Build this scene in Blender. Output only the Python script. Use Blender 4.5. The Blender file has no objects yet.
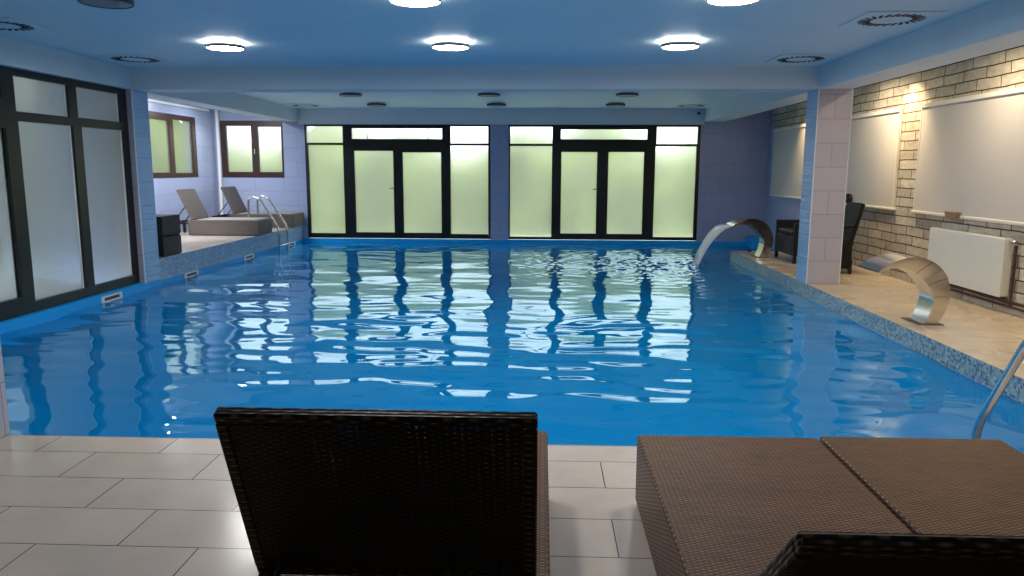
import bpy, math, random
import numpy as np
from mathutils import Vector, Matrix

random.seed(4)
S = bpy.context.scene
COL = S.collection

# ------------------------------------------------------------------ camera
F_PX, PITCH, YAW, ROLL, CAM_H = 752.0, 0.1577, 0.0401, 0.0036, 1.3857
fw = Vector((-math.sin(YAW) * math.cos(PITCH), math.cos(YAW) * math.cos(PITCH), -math.sin(PITCH)))
rt = Vector((math.cos(YAW), math.sin(YAW), 0))
up = rt.cross(fw)
rt2 = rt * math.cos(ROLL) + up * math.sin(ROLL)
up2 = -rt * math.sin(ROLL) + up * math.cos(ROLL)
cd = bpy.data.cameras.new('camera')
cd.sensor_width = 36
cd.lens = F_PX / 1024 * 36
cd.clip_start = 0.05
cd.clip_end = 300
cam = bpy.data.objects.new('camera', cd)
COL.objects.link(cam)
M3 = Matrix((rt2, up2, -fw)).transposed()
cam.matrix_world = Matrix.Translation((0, 0, CAM_H)) @ M3.to_4x4()
S.camera = cam

# ------------------------------------------------------------------ view, world
S.view_settings.view_transform = 'Standard'
S.view_settings.look = 'None'
S.view_settings.gamma = 1
S.view_settings.use_curve_mapping = False
S.view_settings.exposure = 0.0
S.cycles.use_denoising = True
S.cycles.max_bounces = 10
S.cycles.diffuse_bounces = 5
S.cycles.glossy_bounces = 5
S.cycles.transmission_bounces = 6
S.cycles.transparent_max_bounces = 16
S.cycles.sample_clamp_indirect = 6

SKY = 4.6          # strength of the overcast sky
LAMP_W = 72.0      # emission of a lit ceiling lamp's diffuser
AISLE_W = 20.0
ALCOVE_W = 34.0
SPOT_W = 85.0      # warm wall washers on the brick wall

world = bpy.data.worlds.new('overcast_sky')
S.world = world
world.use_nodes = True
wn = world.node_tree.nodes
wl = world.node_tree.links
wn['Background'].inputs['Strength'].default_value = SKY
wn['Background'].inputs['Color'].default_value = (0.93, 0.98, 1.0, 1)


def spot(name, loc, target, watts, color, size=70, radius=0.04, blend=0.7):
    ld = bpy.data.lights.new(name, 'SPOT')
    ld.energy = watts
    ld.color = color
    ld.spot_size = math.radians(size)
    ld.spot_blend = blend
    ld.shadow_soft_size = radius
    o = bpy.data.objects.new(name, ld)
    COL.objects.link(o)
    o.location = loc
    o.rotation_euler = (Vector(target) - Vector(loc)).to_track_quat('-Z', 'Y').to_euler()
    return o


# recessed warm wall washers in the side aisle ceiling (hidden by the long beam)
for wy in (13.2, 9.75, 6.2):
    spot('wall_washer_light', (4.12, wy, 2.55), (4.57, wy, 1.85), SPOT_W, (1.0, 0.74, 0.42), 95, 0.03, 0.9)




def fill_light(name, loc, watts, color, r=0.09):
    ld = bpy.data.lights.new(name, 'AREA')
    ld.shape = 'DISK'
    ld.size = r * 2
    ld.energy = watts
    ld.color = color
    o = bpy.data.objects.new(name, ld)
    COL.objects.link(o)
    o.location = loc


# unseen fill lights added to brighten the side aisle (warm) and alcove (neutral)
for wy in (4.9, 7.6, 10.3):
    fill_light('aisle_fill', (4.0, wy, 2.575), AISLE_W, (1.0, 0.80, 0.56))
for wx, wy in ((-6.0, 11.4), (-6.0, 14.2)):
    fill_light('alcove_fill', (wx, wy, 2.575), ALCOVE_W, (0.93, 0.95, 1.0))


spot('alcove_wall_fill', (-5.55, 11.2, 2.56), (-6.8, 12.9, 1.1), 560.0, (0.95, 0.96, 1.0), 95, 0.05, 0.9)  # added unseen light that brightens the alcove side wall


# ------------------------------------------------------------------ materials
def srgb(r, g, b):
    def f(c):
        c /= 255
        return c / 12.92 if c <= 0.04045 else ((c + 0.055) / 1.055) ** 2.4
    return (f(r), f(g), f(b), 1)


class NT:
    """small node-tree writer"""
    def __init__(s, name):
        s.m = bpy.data.materials.new(name)
        s.m.use_nodes = True
        s.t = s.m.node_tree
        s.n = s.t.nodes
        s.bsdf = s.n['Principled BSDF']
        s.out = s.n['Material Output']

    def node(s, typ, **kw):
        nd = s.n.new(typ)
        for k, v in kw.items():
            if k.startswith('i_'):
                nd.inputs[k[2:].replace('_', ' ')].default_value = v
            else:
                setattr(nd, k, v)
        return nd

    def link(s, a, b):
        s.t.links.new(a, b)

    def math(s, op, a, b=None, c=None):
        nd = s.n.new('ShaderNodeMath')
        nd.operation = op
        for i, x in enumerate((a, b, c)):
            if x is None:
                continue
            if isinstance(x, (int, float)):
                nd.inputs[i].default_value = x
            else:
                s.link(x, nd.inputs[i])
        return nd.outputs[0]

    def coord(s, kind='Object', scale=(1, 1, 1), loc=(0, 0, 0)):
        tc = s.n.new('ShaderNodeTexCoord')
        mp = s.n.new('ShaderNodeMapping')
        mp.inputs['Scale'].default_value = scale
        mp.inputs['Location'].default_value = loc
        s.link(tc.outputs[kind], mp.inputs['Vector'])
        return mp.outputs['Vector']

    def noise(s, vec, scale, detail=3, rough=0.5, dist=0.0):
        nd = s.node('ShaderNodeTexNoise')
        nd.inputs['Scale'].default_value = scale
        nd.inputs['Detail'].default_value = detail
        nd.inputs['Roughness'].default_value = rough
        nd.inputs['Distortion'].default_value = dist
        s.link(vec, nd.inputs['Vector'])
        return nd.outputs['Fac']

    def ramp(s, fac, stops):
        nd = s.n.new('ShaderNodeValToRGB')
        e = nd.color_ramp.elements
        while len(e) < len(stops):
            e.new(0.5)
        for el, (p, c) in zip(e, stops):
            el.position = p
            el.color = c
        s.link(fac, nd.inputs['Fac'])
        return nd.outputs['Color']

    def mix(s, fac, a, b, blend='MIX'):
        nd = s.node('ShaderNodeMix', data_type='RGBA', blend_type=blend)
        for sock, x in ((nd.inputs[0], fac), (nd.inputs[6], a), (nd.inputs[7], b)):
            if isinstance(x, (int, float, tuple)):
                sock.default_value = x
            else:
                s.link(x, sock)
        return nd.outputs[2]

    def bump(s, height, strength=0.3, dist=0.01):
        nd = s.n.new('ShaderNodeBump')
        nd.inputs['Strength'].default_value = strength
        nd.inputs['Distance'].default_value = dist
        s.link(height, nd.inputs['Height'])
        s.link(nd.outputs['Normal'], s.bsdf.inputs['Normal'])

    def base(s, c):
        if isinstance(c, tuple):
            s.bsdf.inputs['Base Color'].default_value = c
        else:
            s.link(c, s.bsdf.inputs['Base Color'])

    def set(s, **kw):
        for k, v in kw.items():
            s.bsdf.inputs[k.replace('_', ' ')].default_value = v


def paint(name, c, rough=0.6, var=0.05, spec=0.4, metal=0.0):
    t = NT(name)
    v = t.coord()
    f = t.noise(v, 2.3, 4)
    dk = tuple(x * (1 - var * 2) for x in c[:3]) + (1,)
    lt = tuple(min(1, x * (1 + var)) for x in c[:3]) + (1,)
    t.base(t.ramp(f, [(0.3, dk), (0.7, lt)]))
    t.set(Roughness=rough, Metallic=metal)
    t.bsdf.inputs['Specular IOR Level'].default_value = spec
    return t.m


def brick_tex(t, vec, w, h, mortar, offset=0.5, c1=(1, 1, 1, 1), c2=(1, 1, 1, 1), cm=(0, 0, 0, 1), smooth=0.1):
    nd = t.node('ShaderNodeTexBrick', offset=offset, offset_frequency=2, squash=1.0)
    nd.inputs['Scale'].default_value = 1
    nd.inputs['Brick Width'].default_value = w
    nd.inputs['Row Height'].default_value = h
    nd.inputs['Mortar Size'].default_value = mortar
    nd.inputs['Mortar Smooth'].default_value = smooth
    nd.inputs['Color1'].default_value = c1
    nd.inputs['Color2'].default_value = c2
    nd.inputs['Mortar'].default_value = cm
    t.link(vec, nd.inputs['Vector'])
    return nd


def floor_tiles(name, c1, c2, grout, rough):
    t = NT(name)
    v = t.coord('UV', loc=(0.0205, -0.14, 0))
    b = brick_tex(t, v, 0.617, 0.3, 0.0022, 0.5, c1, c2, grout, 0.0)
    n = t.noise(t.coord('UV'), 3.5, 5, 0.6)
    wet = t.noise(t.coord('UV', loc=(3.1, 1.7, 0)), 1.1, 2, 0.5, 1.2)
    col = t.mix(1.0, b.outputs['Color'], t.ramp(n, [(0.25, (0.86, 0.86, 0.86, 1)), (0.75, (1.05, 1.03, 1.0, 1))]), 'MULTIPLY')
    t.base(col)
    wm = t.node('ShaderNodeMapRange', interpolation_type='SMOOTHSTEP')
    for k_, v_ in ((1, 0.50), (2, 0.60), (3, rough), (4, 0.18)):
        wm.inputs[k_].default_value = v_
    t.link(wet, wm.inputs[0])
    t.link(wm.outputs[0], t.bsdf.inputs['Roughness'])
    t.bump(b.outputs['Fac'], -0.25, 0.002)
    return t.m


def relief_tiles(name, c1, c2, grout, rough, wave, loc=(0, 0, 0), w=0.6, h=0.3):
    """large glazed wall tiles with a fine horizontal ripple relief"""
    t = NT(name)
    v = t.coord('UV', loc=loc)
    b = brick_tex(t, v, w, h, 0.0025, 0.5, c1, c2, grout, 0.0)
    rip = t.noise(t.coord('UV', scale=(1.6, 30, 1)), 1.0, 2, 0.5, 0.3)
    rip2 = t.noise(t.coord('UV', scale=(5, 70, 1)), 1.0, 1, 0.5, 0.2)
    hgt = t.math('ADD', rip, t.math('MULTIPLY', rip2, 0.4))
    hgt = t.math('SUBTRACT', hgt, t.math('MULTIPLY', b.outputs['Fac'], 0.6))
    t.base(b.outputs['Color'])
    t.set(Roughness=rough)
    t.bump(hgt, wave, 0.012)
    return t.m


def mosaic(name, cols, grout, size):
    t = NT(name)
    v = t.coord('UV')
    fl = t.node('ShaderNodeVectorMath', operation='SNAP')
    fl.inputs[1].default_value = (size, size, size)
    t.link(v, fl.inputs[0])
    wnz = t.node('ShaderNodeTexWhiteNoise', noise_dimensions='3D')
    t.link(fl.outputs[0], wnz.inputs['Vector'])
    n = len(cols)
    c = t.ramp(wnz.outputs['Value'], [(i / n, cc) for i, cc in enumerate(cols)])
    t.n[-1].color_ramp.interpolation = 'CONSTANT' if hasattr(t.n[-1], 'color_ramp') else None
    b = brick_tex(t, v, size, size, size * 0.06, 0.0)
    t.base(t.mix(b.outputs['Fac'], c, grout))
    t.set(Roughness=0.22)
    t.bump(b.outputs['Fac'], -0.2, 0.002)
    return t.m


def stone_bricks(name):
    t = NT(name)
    v = t.coord('UV')
    dn = t.node('ShaderNodeTexNoise')
    dn.inputs['Scale'].default_value = 2.2
    t.link(v, dn.inputs['Vector'])
    sub = t.node('ShaderNodeVectorMath', operation='MULTIPLY_ADD')
    sub.inputs[1].default_value = (0.07, 0.025, 0)
    t.link(dn.outputs['Color'], sub.inputs[0])
    t.link(v, sub.inputs[2])
    vec = sub.outputs[0]
    nd = brick_tex(t, vec, 0.42, 0.117, 0.007, 0.37, srgb(214, 206, 190), srgb(182, 173, 158), srgb(70, 56, 42), 0.1)
    nd.squash = 1.35
    nd.squash_frequency = 3
    n1 = t.noise(t.coord('UV', scale=(1, 1.6, 1)), 9, 6, 0.65)
    n2 = t.noise(t.coord('UV'), 1.7, 3, 0.5)
    c = t.mix(1.0, nd.outputs['Color'], t.ramp(n1, [(0.28, (0.70, 0.67, 0.62, 1)), (0.62, (1.06, 1.05, 1.02, 1))]), 'MULTIPLY')
    c = t.mix(1.0, c, t.ramp(n2, [(0.3, (0.84, 0.83, 0.82, 1)), (0.7, (1.05, 1.05, 1.05, 1))]), 'MULTIPLY')
    t.base(c)
    t.set(Roughness=0.85)
    h = t.math('SUBTRACT', t.math('MULTIPLY', n1, 0.5), nd.outputs['Fac'])
    t.bump(h, 0.8, 0.012)
    return t.m


def wicker(name, dark, mid, light, holes=False, stake=0.017, strand=0.0075):
    t = NT(name)
    uv = t.n.new('ShaderNodeTexCoord').outputs['UV']
    sp = t.n.new('ShaderNodeSeparateXYZ')
    t.link(uv, sp.inputs[0])
    u, v = sp.outputs[0], sp.outputs[1]
    row = t.math('FLOOR', t.math('DIVIDE', v, strand))
    hv = t.math('ABSOLUTE', t.math('SINE', t.math('MULTIPLY', v, math.pi / strand)))
    ph = t.math('ADD', t.math('MULTIPLY', u, math.pi / stake), t.math('MULTIPLY', row, math.pi))
    over = t.math('ADD', t.math('MULTIPLY', t.math('SINE', ph), 0.5), 0.5)
    h = t.math('MULTIPLY', t.math('POWER', hv, 0.6), t.math('ADD', t.math('MULTIPLY', over, 0.75), 0.25))
    h = t.math('MULTIPLY', h, t.math('ADD', t.math('MULTIPLY', t.math('ABSOLUTE', t.math('SINE', t.math('MULTIPLY', u, math.pi / stake))), 0.4), 0.6))
    nz = t.noise(t.coord('UV', scale=(9, 60, 1)), 1.0, 3, 0.6)
    big = t.noise(t.coord('UV', scale=(1.2, 5, 1)), 1.0, 3, 0.6)
    hm = t.math('MULTIPLY', h, t.math('ADD', t.math('MULTIPLY', nz, 0.9), t.math('MULTIPLY', big, 0.5)))
    t.base(t.ramp(hm, [(0.04, dark), (0.36, mid), (0.66, light)]))
    t.set(Roughness=0.42)
    t.bsdf.inputs['Specular IOR Level'].default_value = 0.18
    t.bump(h, 0.9, 0.004)
    if holes:
        # tiny gaps between the strands where the weave has opened up
        fu = t.math('SUBTRACT', t.math('FRACT', t.math('DIVIDE', u, stake)), 0.5)
        fv = t.math('SUBTRACT', t.math('FRACT', t.math('DIVIDE', v, strand * 2)), 0.5)
        d = t.math('ADD', t.math('POWER', fu, 2), t.math('MULTIPLY', t.math('POWER', fv, 2), 0.5))
        near = t.math('LESS_THAN', d, 0.016)
        msk = t.math('GREATER_THAN', t.noise(t.coord('UV', scale=(7.0, 2.6, 1), loc=(0.9, 0.2, 0)), 1.0, 2, 0.6, 0.6), 0.55)
        hole = t.math('MULTIPLY', near, msk)
        t.link(t.math('SUBTRACT', 1.0, hole), t.bsdf.inputs['Alpha'])
    return t.m


def frosted(name, tint, haze, amount):
    """condensed, milky window glass: part see-through, part scattering"""
    t = NT(name)
    t.n.remove(t.bsdf)
    v = t.coord('UV')
    n = t.noise(v, 1.6, 4, 0.55, 0.6)
    tr = t.node('ShaderNodeBsdfTransparent')
    tr.inputs['Color'].default_value = tint
    tl = t.node('ShaderNodeBsdfTranslucent')
    tl.inputs['Color'].default_value = haze
    df = t.node('ShaderNodeBsdfGlossy')
    df.inputs['Roughness'].default_value = 0.25
    rf = t.node('ShaderNodeBsdfRefraction')
    rf.inputs['IOR'].default_value = 1.25
    rf.inputs['Roughness'].default_value = 0.55
    rf.inputs['Color'].default_value = tint
    m0 = t.n.new('ShaderNodeMixShader')
    m0.inputs[0].default_value = 0.62
    t.link(tr.outputs[0], m0.inputs[1])
    t.link(rf.outputs[0], m0.inputs[2])
    m1 = t.n.new('ShaderNodeMixShader')
    f = t.math('ADD', t.math('MULTIPLY', n, 0.3), amount - 0.15)
    t.link(f, m1.inputs[0])
    t.link(m0.outputs[0], m1.inputs[1])
    t.link(tl.outputs[0], m1.inputs[2])
    m2 = t.n.new('ShaderNodeMixShader')
    m2.inputs[0].default_value = 0.04
    t.link(m1.outputs[0], m2.inputs[1])
    t.link(df.outputs[0], m2.inputs[2])
    t.link(m2.outputs[0], t.out.inputs['Surface'])
    return t.m


def emit(name, c, strength):
    t = NT(name)
    t.base(c)
    t.bsdf.inputs['Emission Color'].default_value = c
    t.bsdf.inputs['Emission Strength'].default_value = strength
    return t.m


def steel(name, rough=0.1, c=(0.78, 0.77, 0.75, 1)):
    t = NT(name)
    v = t.coord('Object', scale=(1, 1, 1))
    n = t.noise(v, 60, 2)
    t.base(c)
    t.set(Metallic=1.0, Roughness=rough)
    t.link(t.math('ADD', t.math('MULTIPLY', n, 0.05), rough - 0.025), t.bsdf.inputs['Roughness'])
    return t.m


MAT = dict(
    ceiling=paint('bounce_tinted_ceiling_paint', srgb(206, 226, 232), 0.55, 0.012),  # white paint with the pool's blue bounce light put into its colour
    beam=paint('pale_beam_paint', srgb(206, 216, 220), 0.55, 0.015),
    white_wall=paint('white_wall_paint', srgb(200, 196, 190), 0.7, 0.02),
    pool=paint('blue_pool_liner', srgb(2, 158, 230), 0.35, 0.02),
    floor=floor_tiles('grey_beige_floor_tiles', srgb(206, 193, 180), srgb(199, 186, 173), srgb(72, 58, 52), 0.22),
    floor_side=floor_tiles('beige_deck_tiles', srgb(216, 198, 172), srgb(209, 191, 166), srgb(160, 138, 110), 0.28),
    tile=relief_tiles('lavender_glazed_wall_tiles', srgb(158, 168, 198), srgb(151, 162, 193), srgb(116, 126, 156), 0.28, 0.10),
    tile_column=relief_tiles('grey_lavender_column_tiles', srgb(180, 174, 184), srgb(173, 167, 178), srgb(128, 122, 132), 0.25, 0.08, loc=(-3.0385, -0.004, 0), w=0.393, h=0.282),
    tile_wave=relief_tiles('blue_wavy_relief_tiles', srgb(146, 184, 222), srgb(140, 178, 216), srgb(118, 152, 190), 0.12, 1.0),
    mosaic=mosaic('blue_grey_glass_mosaic', [srgb(70, 100, 124), srgb(118, 150, 166), srgb(150, 172, 178), srgb(92, 124, 146), srgb(132, 156, 160)], srgb(140, 156, 162), 0.022),
    mosaic_pale=mosaic('pale_blue_glass_mosaic', [srgb(104, 142, 178), srgb(138, 168, 196), srgb(156, 182, 204), srgb(120, 154, 186)], srgb(150, 172, 190), 0.022),
    brick=stone_bricks('whitewashed_stone_bricks'),
    frame=paint('black_window_frame', srgb(22, 21, 20), 0.3, 0.1),
    frame_brown=paint('dark_brown_window_frame', srgb(52, 32, 26), 0.35, 0.1),
    glass=frosted('frosted_glass', (0.90, 0.91, 0.90, 1), (0.27, 0.275, 0.26, 1), 0.42),
    glass_side=frosted('condensed_side_glass', (0.62, 0.66, 0.68, 1), (0.26, 0.28, 0.285, 1), 0.50),
    steel=steel('polished_steel', 0.15, (0.66, 0.64, 0.61, 1)),
    steel_rail=steel('brushed_rail_steel', 0.16, (0.62, 0.61, 0.60, 1)),
    steel_seam=paint('dark_weld_seam', srgb(80, 70, 58), 0.4),
    wicker=wicker('brown_wicker', srgb(28, 16, 10), srgb(112, 78, 54), srgb(168, 122, 88)),
    wicker_shaded=wicker('shaded_brown_wicker', srgb(12, 9, 8), srgb(40, 31, 27), srgb(78, 60, 50), holes=True),  # brown wicker with the backlit backrest's shade put into the colour
    wicker_rim=wicker('shaded_wicker_rim', srgb(18, 12, 9), srgb(58, 43, 34), srgb(112, 86, 66), stake=0.03, strand=0.01),  # rim colour darkened to carry the same shade as the backrest
    wicker_grey=wicker('grey_brown_wicker', srgb(62, 56, 52), srgb(96, 88, 82), srgb(124, 116, 108)),
    wicker_black=wicker('black_wicker', srgb(14, 15, 17), srgb(32, 35, 38), srgb(52, 55, 58)),
    fabric=paint('grey_sling_fabric', srgb(140, 138, 132), 0.8),
    black_metal=paint('black_metal', srgb(14, 13, 13), 0.4, 0.1),
    radiator=paint('white_radiator_enamel', srgb(222, 222, 214), 0.3, 0.01),
    pipe=paint('brown_painted_pipe', srgb(70, 46, 34), 0.4),
    blind=paint('cream_roller_blind', srgb(206, 200, 190), 0.8, 0.01),
    blind_rail=paint('white_blind_rail', srgb(226, 222, 210), 0.4, 0.01),
    white=paint('white_plastic', srgb(222, 224, 222), 0.4, 0.01),
    grey=paint('dark_grey_plastic', srgb(60, 66, 68), 0.5),
    slot=paint('black_slot', srgb(12, 14, 16), 0.6),
    lamp_rim=paint('grey_lamp_rim', srgb(70, 72, 76), 0.4),
    lamp_on=emit('lit_lamp_diffuser', (1.0, 0.97, 0.93, 1), LAMP_W),
    lamp_halo=emit('lamp_upward_glow', (1.0, 0.96, 0.90, 1), LAMP_W * 2.2),
    lamp_off=paint('unlit_lamp_diffuser', srgb(120, 128, 134), 0.4),
    nosing=paint('grey_edge_strip', srgb(150, 148, 144), 0.4, 0.02),
    clay=paint('brown_clay', srgb(150, 120, 104), 0.6),
)


def hedge_mat():
    t = NT('garden_foliage')
    v = t.coord()
    n = t.noise(v, 0.75, 3, 0.55, 0.4)
    n2 = t.noise(v, 3.2, 3, 0.6)
    c = t.ramp(n, [(0.28, srgb(56, 72, 44)), (0.45, srgb(92, 110, 66)), (0.58, srgb(122, 142, 72)), (0.75, srgb(158, 164, 128))])
    t.base(t.mix(0.25, c, t.ramp(n2, [(0.3, srgb(50, 66, 40)), (0.7, srgb(150, 160, 102))])))
    t.set(Roughness=0.9)
    return t.m


MAT['hedge'] = hedge_mat()
MAT['lawn'] = paint('garden_ground', srgb(188, 196, 160), 0.9, 0.15)
MAT['outer_wall'] = paint('outer_render', srgb(158, 160, 140), 0.9, 0.06)
MAT['bank'] = paint('pale_bank', srgb(226, 230, 232), 0.9, 0.04)


def water_mat():
    t = NT('pool_water')
    t.n.remove(t.bsdf)
    fr = t.node('ShaderNodeFresnel')
    fr.inputs['IOR'].default_value = 1.40
    tr = t.node('ShaderNodeBsdfTransparent')
    tr.inputs['Color'].default_value = (0.30, 0.90, 1.0, 1)
    gl = t.node('ShaderNodeBsdfGlossy')
    gl.inputs['Roughness'].default_value = 0.0
    gl.inputs['Color'].default_value = (0.74, 0.95, 1, 1)
    m = t.n.new('ShaderNodeMixShader')
    # clear water with a little suspended matter that scatters light back
    df = t.node('ShaderNodeBsdfDiffuse')
    df.inputs['Color'].default_value = (0.0, 0.315, 0.73, 1)
    mb_ = t.n.new('ShaderNodeMixShader')
    mb_.inputs[0].default_value = 0.5
    t.link(tr.outputs[0], mb_.inputs[1])
    t.link(df.outputs[0], mb_.inputs[2])
    t.link(fr.outputs[0], m.inputs[0])
    t.link(mb_.outputs[0], m.inputs[1])
    t.link(gl.outputs[0], m.inputs[2])
    t.link(m.outputs[0], t.out.inputs['Surface'])
    return t.m


def jet_mat():
    t = NT('falling_water')
    v = t.coord('UV', scale=(26, 2.2, 1))
    n = t.noise(v, 1.0, 3, 0.6)
    t.base((0.90, 0.96, 1.0, 1))
    t.set(Roughness=0.15)
    t.link(t.math('ADD', t.math('MULTIPLY', n, 0.6), 0.58), t.bsdf.inputs['Alpha'])
    t.bump(n, 0.5, 0.01)
    return t.m


MAT['water'] = water_mat()
MAT['jet'] = jet_mat()


# ------------------------------------------------------------------ mesh builder
class MB:
    def __init__(s):
        s.v, s.f, s.sm = [], [], []

    def add(s, verts, faces, smooth=False, mat=None):
        b = len(s.v)
        for p in verts:
            p = Vector(p)
            s.v.append(mat @ p if mat else p)
        for f in faces:
            s.f.append([b + i for i in f])
            s.sm.append(smooth)
        return s

    def box(s, x0, x1, y0, y1, z0, z1, mat=None, ch=0.0):
        x0, x1 = min(x0, x1), max(x0, x1)
        y0, y1 = min(y0, y1), max(y0, y1)
        z0, z1 = min(z0, z1), max(z0, z1)
        if ch <= 0:
            vs = [(x, y, z) for z in (z0, z1) for y in (y0, y1) for x in (x0, x1)]
            fs = [(0, 2, 3, 1), (4, 5, 7, 6), (0, 1, 5, 4), (1, 3, 7, 5), (3, 2, 6, 7), (2, 0, 4, 6)]
            return s.add(vs, fs, False, mat)
        # chamfered box
        vs, idx = [], {}
        L = ((x0, x1), (y0, y1), (z0, z1))
        for a in range(3):
            for cx in (0, 1):
                for cy in (0, 1):
                    for cz in (0, 1):
                        c = (cx, cy, cz)
                        p = []
                        for k in range(3):
                            val = L[k][c[k]]
                            if k != a:
                                val += ch if c[k] == 0 else -ch
                            p.append(val)
                        idx[(a, c)] = len(vs)
                        vs.append(p)
        fs = []
        ctr = Vector(((x0 + x1) / 2, (y0 + y1) / 2, (z0 + z1) / 2))

        def put(f):
            a, b, c = (Vector(vs[f[i]]) for i in range(3))
            n = (b - a).cross(c - b)
            m = sum((Vector(vs[i]) for i in f), Vector()) / len(f)
            if n.dot(m - ctr) < 0:
                f = f[::-1]
            fs.append(f)
        for a in range(3):
            o = [k for k in range(3) if k != a]
            for side in (0, 1):
                q = []
                for (i, j) in ((0, 0), (1, 0), (1, 1), (0, 1)):
                    c = [0, 0, 0]
                    c[a] = side
                    c[o[0]] = i
                    c[o[1]] = j
                    q.append(idx[(a, tuple(c))])
                put(q)
            for i in (0, 1):
                for j in (0, 1):
                    c0, c1 = [0, 0, 0], [0, 0, 0]
                    c0[o[0]] = c1[o[0]] = i
                    c0[o[1]] = c1[o[1]] = j
                    c1[a] = 1
                    c0, c1 = tuple(c0), tuple(c1)
                    put([idx[(o[0], c0)], idx[(o[0], c1)], idx[(o[1], c1)], idx[(o[1], c0)]])
        for cx in (0, 1):
            for cy in (0, 1):
                for cz in (0, 1):
                    c = (cx, cy, cz)
                    put([idx[(0, c)], idx[(1, c)], idx[(2, c)]])
        return s.add(vs, fs, False, mat)

    def tube(s, pts, r, n=12, closed=False, mat=None):
        pts = [Vector(p) for p in pts]
        rings = []
        prev = None
        for i, p in enumerate(pts):
            a = pts[max(i - 1, 0)]
            b = pts[min(i + 1, len(pts) - 1)]
            d = (b - a).normalized()
            if prev is None:
                u = d.orthogonal().normalized()
            else:
                u = (prev - d * prev.dot(d)).normalized()
            prev = u
            w = d.cross(u)
            rings.append([p + (u * math.cos(t) + w * math.sin(t)) * r for t in [2 * math.pi * k / n for k in range(n)]])
        vs = [q for g in rings for q in g]
        fs = []
        for i in range(len(rings) - 1):
            for k in range(n):
                k2 = (k + 1) % n
                fs.append((i * n + k, i * n + k2, (i + 1) * n + k2, (i + 1) * n + k))
        s.add(vs, fs, True, mat)
        s.add(rings[0], [tuple(range(n))[::-1]], False, mat)
        s.add(rings[-1], [tuple(range(n))], False, mat)
        return s

    def lathe(s, prof, c, n=32, mat=None, smooth=True):
        """prof = [(r, z)], revolved about the z axis through c"""
        cx, cy, cz = c
        vs, fs = [], []
        for r, z in prof:
            for k in range(n):
                a = 2 * math.pi * k / n
                vs.append((cx + r * math.cos(a), cy + r * math.sin(a), cz + z))
        for i in range(len(prof) - 1):
            for k in range(n):
                k2 = (k + 1) % n
                fs.append((i * n + k, i * n + k2, (i + 1) * n + k2, (i + 1) * n + k))
        s.add(vs, fs, smooth, mat)
        return s

    def disc(s, r, c, n=32, flip=False, mat=None):
        vs = [(c[0] + r * math.cos(2 * math.pi * k / n), c[1] + r * math.sin(2 * math.pi * k / n), c[2]) for k in range(n)]
        f = tuple(range(n))
        return s.add(vs, [f[::-1] if flip else f], False, mat)

    def prism(s, poly, axis, a0, a1, mat=None, smooth=False):
        """extrude a 2-D polygon along an axis; poly in the other two axes (order x,y,z)"""
        def P(p, a):
            q = list(p)
            q.insert('xyz'.index(axis), a)
            return q
        n = len(poly)
        vs = [P(p, a0) for p in poly] + [P(p, a1) for p in poly]
        fs = [(i, (i + 1) % n, n + (i + 1) % n, n + i) for i in range(n)]
        s.add(vs, fs, smooth, mat)
        s.add([P(p, a0) for p in poly], [tuple(range(n))[::-1]], False, mat)
        s.add([P(p, a1) for p in poly], [tuple(range(n))], False, mat)
        return s

    def build(s, name, m, parent=None, origin=None, fix=False):
        org = Vector(origin) if origin is not None else Vector((0, 0, 0))
        me = bpy.data.meshes.new(name)
        me.from_pydata([tuple(p - org) for p in s.v], [], s.f)
        me.polygons.foreach_set('use_smooth', s.sm)
        if fix:
            import bmesh
            bm = bmesh.new()
            bm.from_mesh(me)
            bmesh.ops.remove_doubles(bm, verts=bm.verts, dist=1e-5)
            bmesh.ops.recalc_face_normals(bm, faces=bm.faces)
            bm.to_mesh(me)
            bm.free()
        uv = me.uv_layers.new(name='UVMap')
        for p in me.polygons:
            n = p.normal
            ax = max(range(3), key=lambda k: abs(n[k]))
            for li in p.loop_indices:
                co = me.vertices[me.loops[li].vertex_index].co + org
                if ax == 0:
                    uv.data[li].uv = (co.y, co.z)
                elif ax == 1:
                    uv.data[li].uv = (co.x, co.z)
                else:
                    uv.data[li].uv = (co.x, co.y)
        me.materials.append(MAT[m] if isinstance(m, str) else m)
        o = bpy.data.objects.new(name, me)
        COL.objects.link(o)
        o.location = org
        if parent is not None:
            o.parent = parent
            o.location = org - Vector(parent.get('_org', (0, 0, 0)))
        return o


def tag(o, label=None, cat=None, group=None, kind=None):
    if label:
        o['label'] = label
    if cat:
        o['category'] = cat
    if group:
        o['group'] = group
    if kind:
        o['kind'] = kind
    return o


def thing(name, label, cat, loc=(0, 0, 0), group=None, kind=None):
    o = bpy.data.objects.new(name, None)
    COL.objects.link(o)
    o.location = loc
    o.empty_display_size = 0.1
    o['_org'] = list(loc)
    return tag(o, label, cat, group, kind)


def copy_tree(o, loc, label, rot=None):
    c = o.copy()
    COL.objects.link(c)
    c.location = loc
    if rot is not None:
        c.rotation_euler = rot
    c['label'] = label
    for ch in list(o.children):
        k = ch.copy()
        COL.objects.link(k)
        k.parent = c
        for g in list(ch.children):
            h = g.copy()
            COL.objects.link(h)
            h.parent = k
    return c


def struct(name, mb, m, **kw):
    o = mb.build(name, m, **kw)
    if o.parent is None:
        o['kind'] = 'structure'
    return o


# ------------------------------------------------------------------ room sizes (metres)
YF = 15.62                      # far wall
XL, XPL = -5.10, -5.04          # left glazing plane, left pool wall
XA = -6.80                      # alcove side wall
XPR, XCR, XR = 3.231, 3.628, 4.568
YE = 3.66                       # front deck edge
YB0, YB1 = 9.241, 9.617         # columns and cross beam
ZT, ZC = 2.323, 2.584
ZW = -0.166
ZA = 0.192                      # alcove deck
YD = 12.98                      # end of the right deck
YBK = -3.2                      # wall behind the camera
ZG = -0.057
ZBOT = -1.55

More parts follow.
